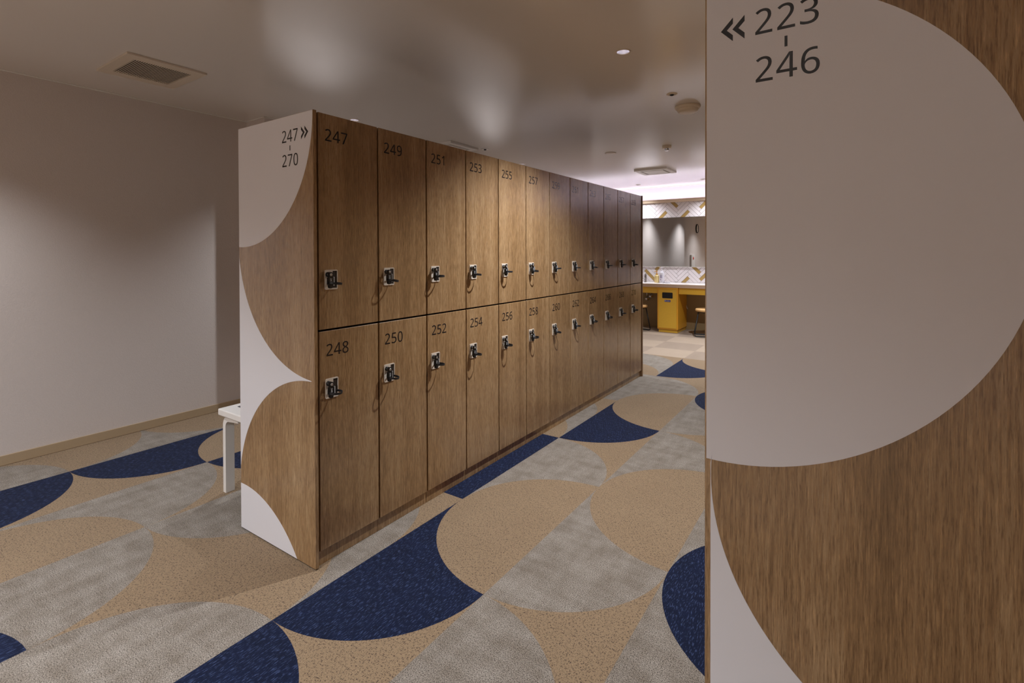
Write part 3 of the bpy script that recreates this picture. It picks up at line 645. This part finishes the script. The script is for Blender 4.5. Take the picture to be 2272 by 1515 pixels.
t = thing('end_panel', 'plain oak end panel closing the far end of the locker row beside locker 270', 'panel', (-.277, YEND, 0))
o = obj('board', B(-.277, .277, 0, .0157, .0, 1.8, .0012, 1), OAK_DARK, t)

RX0, RX1 = 1.4565, 2.0125
er = thing('end_panel', 'oak end panel with a large white disc and the sign 223 to 246', 'panel', ((RX0+RX1)/2, 0, 0))
roff = Vector(((RX0+RX1)/2, 0, 0))
def rch(o): o.location = -roff; return o
rch(obj('board', B(RX0, RX1, YF, 0, .004, 1.83, .0012, 1), OAK, er))
rch(obj('base_gap', B(RX0+.004, RX1-.004, YF+.003, -.001, 0, .0041), CARCASS, er))
xl, xr = RX0+.0035, RX1-.0012
P = clip_all(arc(1.482, 1.293, .515, .515, 0, 360, 144)[:-1], xl, xr, .006, 1.828)
rch(end_flat('white_inlay', [P], WHITE_LAM, er))
xl2 = 1.4690
A1 = [p for p in arc(1.98, .746, .51, .51, 175, 268, 48) if p[0] > xl2]
A2 = [p for p in arc(1.98, -.28, .51, .51, 92, 147, 30) if p[1] > .006]
rch(end_flat('white_inlay', [[(xl2, .770)]+A1+[(1.985, .233)]+A2+[(xl2, .006)]], WHITE_LAM, er))
for s, x, z in (('223', 1.5555, 1.705), ('246', 1.5565, 1.604)):
    bm = bmesh.new(); sign(bm, s, x, z, .1268); rch(obj('number', bm, INK, er))
rch(end_flat('dash', [[(1.6140, 1.668), (1.6195, 1.668), (1.6195, 1.690), (1.6140, 1.690)]], INK, er, .0009))
for x in (1.490, 1.5135): rch(end_flat('arrow', [chevron(x, 1.7285, -1)], INK, er, .0009))

rb = thing('locker_bank', 'oak locker bank behind the end panel signed 223 to 246', 'locker', ((RX0+RX1)/2, YEND/2, 0))
o = obj('carcass', B(RX0+.03, RX1, .001, YEND, .0, ZT), CARCASS, rb); o.location = -Vector(((RX0+RX1)/2, YEND/2, 0))
for col in range(12):
    for upper in (True, False):
        z0, z1 = (ZM+.0025, ZT) if upper else (ZB, ZM-.0035)
        d = inst(('rdoor', upper), 'door', lambda: B(RX0+.007, RX0+.025, .0032, PW-.0032, z0, z1, .0011, 1), OAK, rb, (-(RX0+RX1)/2, G0+col*PW-YEND/2, 0))
        q = inst('plate', 'lock_plate', plate_bm, PLATE, d, (RX0+.007, .118, 1.1355 if upper else .6995)); q.rotation_euler.z = pi
        q = inst('ring', 'lock_cylinder', ring_bm, BLACK_PL, d, (RX0+.004, .076, 1.157 if upper else .721), True); q.rotation_euler.z = pi

# ------------------------------------------------------------------ bench behind the row
bn = thing('bench', 'white bench with bent legs behind the left end panel', 'bench', (-.80, .70, 0))
def leg_bm(s, yy):
    th, w = .026, .045
    zt = .402
    prof_o = [(0, 0), (0, zt-.055)]+[(p[0], p[1]) for p in arc(.055, zt-.055, .055, .055, 180, 90, 8)]+[(.15, zt)]
    prof_i = [(.15, zt-.018), (.068, zt-th)]+[(p[0], p[1]) for p in arc(.060, zt-.060, .034, .034, 90, 180, 6)]+[(th, 0)]
    bm = bmesh.new()
    prism(bm, [prof_o+prof_i], lambda u, v, d: Vector((s*(-.178+u), d, v)), yy, yy+w)
    return bm
obj('seat', B(-.195, .195, -.605, .605, .402, .436, .006, 3), WHITE_PAINT, bn)
for s in (1, -1):
    for yy in (-.588, .543): obj('leg', leg_bm(s, yy), WHITE_PAINT, bn)
o = obj('leaflet', B(-.938, -.80, .168, .185, .436, .4385), simple('dark_card', srgb(70, 72, 80), 0.5, var=0.05))
o.name = 'dark_card'; tag(o, 'small dark flat card lying on the white bench', 'card')

# ------------------------------------------------------------------ ceiling fittings
def vent(x, y, sx, sy, label):
    t = thing('ceiling_vent', label, 'vent', (x, y, ZC))
    bm = bmesh.new()
    gx, gy = .155, .1445
    # rim plate with a rectangular opening
    out = [(-sx, -sy), (sx, -sy), (sx, sy), (-sx, sy)]
    prism(bm, [out, [(-gx, -gy), (gx, -gy), (gx, gy), (-gx, gy)]], lambda u, v, d: Vector((u, v, -d)), .001, .011)
    obj('frame', bm, VENT_PL, t)
    obj('duct', B(-gx, gx, -gy, gy, -.0018, -.001), DARKGAP, t)
    n = 26
    for k in range(n):
        yy = -gy+2*gy*(k+.5)/n
        inst('slat%d' % round(gx*1e4), 'slat', lambda: B(-gx, gx, -.0018, .0018, -.0105, -.0085), VENT_PL, t, (0, yy, 0))
    for dx, dy in ((-.03, .166), (-.05, .166)):
        obj('screw_cap', lathe(bmesh.new(), [(0, -.0118), (.004, -.0118), (.004, -.0105)], 10, (dx+.0, dy, 0)), BEIGE_PL, t)
    return t
vent(-1.70, .076, .228, .200, 'square white ceiling vent with a dark slatted grille near the left wall')

def panel_unit(x, y, label):
    t = thing('ceiling_unit', label, 'vent', (x, y, ZC), group='square panel units on the ceiling')
    s = .215
    bm = bmesh.new()
    prism(bm, [[(-s, -s), (s, -s), (s, s), (-s, s)], [(-.155, -.155), (.155, -.155), (.155, .155), (-.155, .155)]], lambda u, v, d: Vector((u, v, -d)), .001, .022)
    obj('frame', bm, WHITE_PL, t)
    obj('duct', B(-.155, .155, -.155, .155, -.004, -.001), simple('unit_gap', srgb(90, 86, 92), .6), t)
    obj('intake_panel', B(-.135, .135, -.135, .135, -.024, -.006, .003, 1), WHITE_PL, t)
    return t
panel_unit(-.44, 5.40, 'square white ceiling unit with a recessed panel in front of the vanity')
panel_unit(-1.69, 2.70, 'square white ceiling unit peeping over the top of locker 251')

def downlight(x, y, label):
    t = thing('downlight', label, 'lamp', (x, y, ZC), group='recessed ceiling downlights')
    inst('dl_trim', 'trim_ring', lambda: lathe(bmesh.new(), [(.0335, .004), (.0335, -.001), (.0365, -.004), (.041, -.003), (.0425, -.0005)], 32), simple('trim_paint', srgb(206, 192, 178), .4), t, smooth=True)
    inst('dl_refl', 'reflector', lambda: lathe(bmesh.new(), [(.0335, .001), (.031, .012), (.024, .030), (.016, .042)], 12), REFLECTOR, t)
    inst('dl_led', 'led', lambda: lathe(bmesh.new(), [(0, .042), (.0165, .042), (.0165, .044), (0, .044)], 16), LED_ON, t)
    return t
names = ['recessed downlight with a bright reflector above the aisle at the right', 'added unseen downlight behind the viewer, lighting the end panels', 'recessed downlight hidden behind the right end panel',
         'recessed downlight hidden behind the top of locker 249', 'recessed downlight beyond the left edge near the vent', 'recessed downlight over the bench aisle far end',
         'small recessed downlight before the glowing cove, left of the ceiling unit', 'small recessed downlight before the glowing cove, right of the ceiling unit', 'recessed downlight over the hidden end of the vanity', 'added unseen downlight behind the viewer washing the front wall, aisle side', 'added unseen downlight behind the viewer washing the front wall, right side', 'recessed downlight over the hidden left end of the vanity']
for (x, y, k), nm in zip(LAMPS, names): downlight(x, y, nm)

t = thing('sprinkler', 'flush sprinkler with a dark centre beside the round ceiling dome', 'sprinkler', (.707, 2.264, ZC), group='small sprinklers on the ceiling')
obj('rosette', lathe(bmesh.new(), [(.036, 0), (.034, -.004), (.018, -.006), (.017, -.002)], 24), BEIGE_PL, t, smooth=True)
obj('head', lathe(bmesh.new(), [(.012, -.001), (.012, -.010), (.009, -.013), (0, -.013)], 16), BLACK_PL, t, smooth=True)
t = thing('sprinkler', 'tiny flush sprinkler above the top of locker 253', 'sprinkler', (-1.445, 2.99, ZC), group='small sprinklers on the ceiling')
obj('rosette', lathe(bmesh.new(), [(.04, 0), (.038, -.004), (.018, -.006), (.017, -.002)], 24), WHITE_PL, t, smooth=True)
obj('head', lathe(bmesh.new(), [(.013, -.001), (.013, -.012), (.009, -.016), (0, -.016)], 16), BLACK_PL, t, smooth=True)
t = thing('ceiling_dome', 'round beige two-tier ceiling dome beside the right end panel', 'detector', (.716, 2.625, ZC))
obj('base', lathe(bmesh.new(), [(.088, 0), (.092, -.006), (.090, -.016), (.078, -.022), (.076, -.022)], 36), BEIGE_PL, t, smooth=True)
obj('cap', lathe(bmesh.new(), [(.078, -.018), (.078, -.024), (.070, -.040), (.058, -.046), (0, -.047)], 36), BEIGE_PL, t, smooth=True)
t = thing('ceiling_sensor', 'short beige cylinder sensor with a chrome tip hanging from the ceiling', 'sensor', (.165, 3.92, ZC))
obj('housing', lathe(bmesh.new(), [(.046, 0), (.046, -.026), (.043, -.029), (0, -.029)], 24), BEIGE_PL, t, smooth=True)
obj('tip', lathe(bmesh.new(), [(.022, -.029), (.022, -.046), (.017, -.05), (0, -.05)], 20), CHROME, t, smooth=True)
t = thing('ceiling_disc', 'faint flush white disc on the ceiling before the sensor', 'cover', (-.455, 3.945, ZC))
obj('cover', lathe(bmesh.new(), [(.06, 0), (.059, -.006), (.052, -.008), (.02, -.009), (0, -.009)], 28), simple('disc_paint', srgb(212, 200, 188), .35), t, smooth=True)

# ------------------------------------------------------------------ vanity
YV = 6.5
va = thing('vanity_counter', 'long white vanity counter with a wooden front edge and yellow apron', 'counter', (0, 6.75, 0))
def vch(o): o.location = (0, -6.75, 0); return o
vch(obj('countertop', B(XL+.01, 2.6, YV+.012, Y1-.013, .70, .745, .002, 1), COUNTER, va))
vch(obj('front_edge', B(XL+.01, 2.6, YV, YV+.012, .692, .7445, .002, 1), COUNTER_EDGE, va))
vch(obj('apron', B(XL+.031, -.776, YV+.03, YV+.05, .596, .699, .001, 1), YELLOW, va))
vch(obj('apron', B(-.453, 2.579, YV+.03, YV+.05, .596, .699, .001, 1), YELLOW, va))
vch(obj('side_panel', B(XL+.012, XL+.03, YV+.051, Y1-.013, 0, .699, .001, 1), YELLOW, va))
vch(obj('side_panel', B(2.58, 2.6, YV+.051, Y1-.013, 0, .699, .001, 1), YELLOW, va))

tb = thing('waste_cabinet', 'yellow waste cabinet with a black slot under the vanity counter', 'cabinet', (-.615, 6.75, 0))
def tch(o): o.location = (.615, -6.75, 0); return o
tch(obj('body', B(-.772, -.457, YV+.004, Y1-.014, .050, .690, .002, 1), YELLOW_EDGE, tb))
tch(obj('plinth', B(-.757, -.472, YV+.022, Y1-.014, 0, .050, .001, 1), YELLOW, tb))
bm = bmesh.new()
prism(bm, [[(-.752, .070), (-.477, .070), (-.477, .662), (-.752, .662)], rrect(-.696, -.534, .525, .617, .012)], lambda u, v, d: Vector((u, YV+.004-d, v)), .0005, .0085)
dr = tch(obj('door', bm, YELLOW, tb))
o = obj('slot', B(-.699, -.531, YV+.0005, YV+.0034, .522, .620), BLACK_PL, dr)
o = obj('sign_plate', (lambda bm: prism(bm, [rrect(-.660, -.567, .472, .502, .006)], lambda u, v, d: Vector((u, YV-.0046-d, v)), 0, .0015))(bmesh.new()), BLUE_SIGN, dr)
bm = bmesh.new()
prism(bm, [[(-.653, .480), (-.644, .480), (-.641, .494), (-.655, .494)]], lambda u, v, d: Vector((u, YV-.0061-d, v)), 0, .0004)
for k in range(5):
    x = -.632+k*.0115
    prism(bm, [[(x, .482), (x+.008, .482), (x+.008, .4845), (x, .4845)]], lambda u, v, d: Vector((u, YV-.0061-d, v)), 0, .0004)
    prism(bm, [[(x+.002, .4845), (x+.005, .4845), (x+.005, .493), (x+.002, .493)]], lambda u, v, d: Vector((u, YV-.0061-d, v)), 0, .0004)
obj('pictogram', bm, WHITE_INK, dr)

# mirror
mr = thing('wall_mirror', 'wide frameless mirror between the two bands of herringbone tile', 'mirror', (-.4, Y1, 0))
o = obj('glass', B(-1.7, 1.6, -.016, -.0055, 1.0, 1.790, .001, 1), MIRROR, mr); o.location = (.4-.4, 0, 0)
o = obj('edge_strip', B(-1.7, 1.6, -.018, -.0056, .9945, .9995), WHITE_PL, mr)

# stools
def stool(x, y, label, rz):
    t = thing('stool', label, 'stool', (x, y, 0), rz, 'stools at the vanity')
    inst('st_seat', 'seat', lambda: lathe(bmesh.new(), [(0, .366), (.150, .366), (.160, .372), (.163, .385), (.160, .398), (.150, .405), (0, .405)], 40), SEATWOOD, t, smooth=True)
    inst('st_ring', 'seat_ring', lambda: tube(bmesh.new(), [(.13*cos(2*pi*k/28), .13*sin(2*pi*k/28), .3585) for k in range(28)], .007, 8, True), BLACK_MET, t, smooth=True)
    for a in (1, -1):
        def fr():
            P0, P1 = (-.118, a*.075, .355), (-.175, a*.105, .02)
            Q1, Q0 = (.175, a*.105, .02), (.118, a*.075, .355)
            pts = [P0, (-.172, a*.1035, .04), (-.168, a*.107, .016), (-.150, a*.109, .0085), (.150, a*.109, .0085), (.168, a*.107, .016), (.172, a*.1035, .04), Q0]
            return tube(bmesh.new(), pts, .0085, 10)
        inst(('st_leg', a), 'leg', fr, BLACK_MET, t, smooth=True)
    return t
stool(-.030, 6.48, 'round stool with black sled legs right of the yellow waste cabinet', .25)
stool(-1.098, 6.50, 'round stool with black sled legs left of the yellow waste cabinet', -.3)

# things on the counter
def bottle(x, y, label, prof, m, pump_m, zc, nz, group=None):
    t = thing('pump_bottle', label, 'bottle', (x, y, .745), group='bottles on the vanity counter')
    obj('body', lathe(bmesh.new(), prof, 24), m, t, smooth=True)
    bm = bmesh.new()
    lathe(bm, [(0, zc), (.016, zc), (.016, zc+.02), (.007, zc+.024), (.006, nz-.012), (.012, nz-.012), (.012, nz), (0, nz)], 18)
    tube(bm, [(0, 0, nz-.006), (-.026, -.012, nz-.006), (-.034, -.016, nz-.014)], .005, 8)
    obj('pump', bm, pump_m, t, smooth=True)
    return t
bottle(-.862, 6.75, 'cream bottle with an amber pump on the vanity', [(0, 0), (.033, 0), (.036, .004), (.036, .105), (.030, .120), (.014, .128), (0, .128)], CREAM_B, AMBER, .126, .187)
t = bottle(-.784, 6.76, 'tall white pump bottle with violet print on the vanity', [(0, 0), (.036, 0), (.039, .004), (.039, .150), (.032, .172), (.014, .186), (0, .186)], WHITE_B, WHITE_B, .184, .248)
bm = bmesh.new()
for x, z, w, h in ((-.012, .045, .012, .014), (-.020, .080, .040, .006), (-.014, .095, .030, .004), (-.018, .108, .034, .006), (-.008, .028, .03, .003)):
    n = 5
    for k in range(n):
        a0, a1 = (x+w*k/n)/.0394, (x+w*(k+1)/n)/.0394
        q = [bm.verts.new((.0394*sin(a), -.0394*cos(a), zz)) for a, zz in ((a0, z), (a1, z), (a1, z+h), (a0, z+h))]
        bm.faces.new(q)
obj('label_print', bm, VIOLET, t)
t = thing('soap_dish', 'small low white dish beside the pump bottles', 'dish', (-.695, 6.76, .745))
obj('dish', lathe(bmesh.new(), [(0, .004), (.034, .004), (.045, .016), (.048, .016), (.038, 0), (0, 0)], 24), WHITE_B, t, smooth=True)
t = thing('faucet', 'chrome faucet at the left end of the visible vanity counter', 'faucet', (-1.062, 6.80, .745))
obj('body', lathe(bmesh.new(), [(0, 0), (.026, 0), (.026, .006), (.019, .012), (.019, .12), (.017, .128), (0, .128)], 20), CHROME, t, smooth=True)
obj('spout', tube(bmesh.new(), [(0, 0, .085), (-.01, -.05, .078), (-.02, -.10, .060)], .011, 12), CHROME, t, smooth=True)
obj('lever', tube(bmesh.new(), [(0, 0, .128), (0, .0, .148), (.006, -.045, .168)], .008, 10), CHROME, t, smooth=True)
t = thing('basin', 'white oval basin rim set in the vanity counter', 'basin', (-1.08, 6.72, .745))
obj('rim', (lambda bm: (lathe(bm, [(.150, 0), (.152, .004), (.175, .005), (.180, 0)], 40), bmesh.ops.scale(bm, vec=(1.3, 1, 1), verts=bm.verts), bm)[-1])(bmesh.new()), COUNTER, t, smooth=True)

# pipes under the basin
for x, z, nm in ((-1.095, .463, 'lower chrome stop valve under the vanity left of the waste cabinet'), (-1.03, .507, 'upper chrome stop valve under the vanity left of the waste cabinet')):
    t = thing('stop_valve', nm, 'valve', (x, Y1-.013, z), group='valves under the vanity')
    obj('rosette', lathe(bmesh.new(), [(.03, 0), (.028, -.006), (.012, -.012), (.012, -.05), (0, -.05)], 20, axis='Y'), CHROME, t, smooth=True)
    obj('handle', lathe(bmesh.new(), [(0, -.05), (.022, -.05), (.024, -.058), (.022, -.066), (0, -.066)], 16, axis='Y'), CHROME, t, smooth=True)
    obj('riser', tube(bmesh.new(), [(0, -.03, 0), (0, -.03, .10), (.01, -.035, .18)], .007, 8), CHROME, t, smooth=True)
o = obj('white_cord', tube(bmesh.new(), [(-.468, 6.978, .42), (-.464, 6.972, .39), (-.452, 6.970, .355), (-.436, 6.974, .325)], .008, 8), WHITE_PL, smooth=True)
tag(o, 'short white cord on the wall under the counter right of the waste cabinet', 'cord')

# seen only in the mirror: clock and cabinet on the left wall behind the viewer's side
t = thing('wall_clock', 'round wall clock seen in the vanity mirror', 'clock', (X0+.001, -1.4, 1.967))
obj('rim', lathe(bmesh.new(), [(.132, 0), (.145, .004), (.145, .03), (.130, .034), (.128, .02)], 36, axis='X'), BLACK_MET, t, smooth=True)
obj('face', lathe(bmesh.new(), [(0, .018), (.13, .018), (.13, .002), (0, .002)], 36, axis='X'), WHITE_PL, t)
obj('hand', B(.019, .021, -.004, .004, -.01, .09), BLACK_MET, t)
obj('hand', B(.0215, .0235, -.06, .01, -.003, .003), BLACK_MET, t)
t = thing('hydrant_cabinet', 'pale wall cabinet with a red mark seen in the vanity mirror', 'cabinet', (X0+.001, -.80, 0))
obj('body', B(0, .05, -.20, .20, .30, 1.14, .004, 1), WHITE_PL, t)
obj('red_mark', lathe(bmesh.new(), [(0, .0505), (.045, .0505), (.045, .056), (.03, .064), (0, .066)], 24, (0, 0, 1.03), 'X'), RED_SIGN, t)
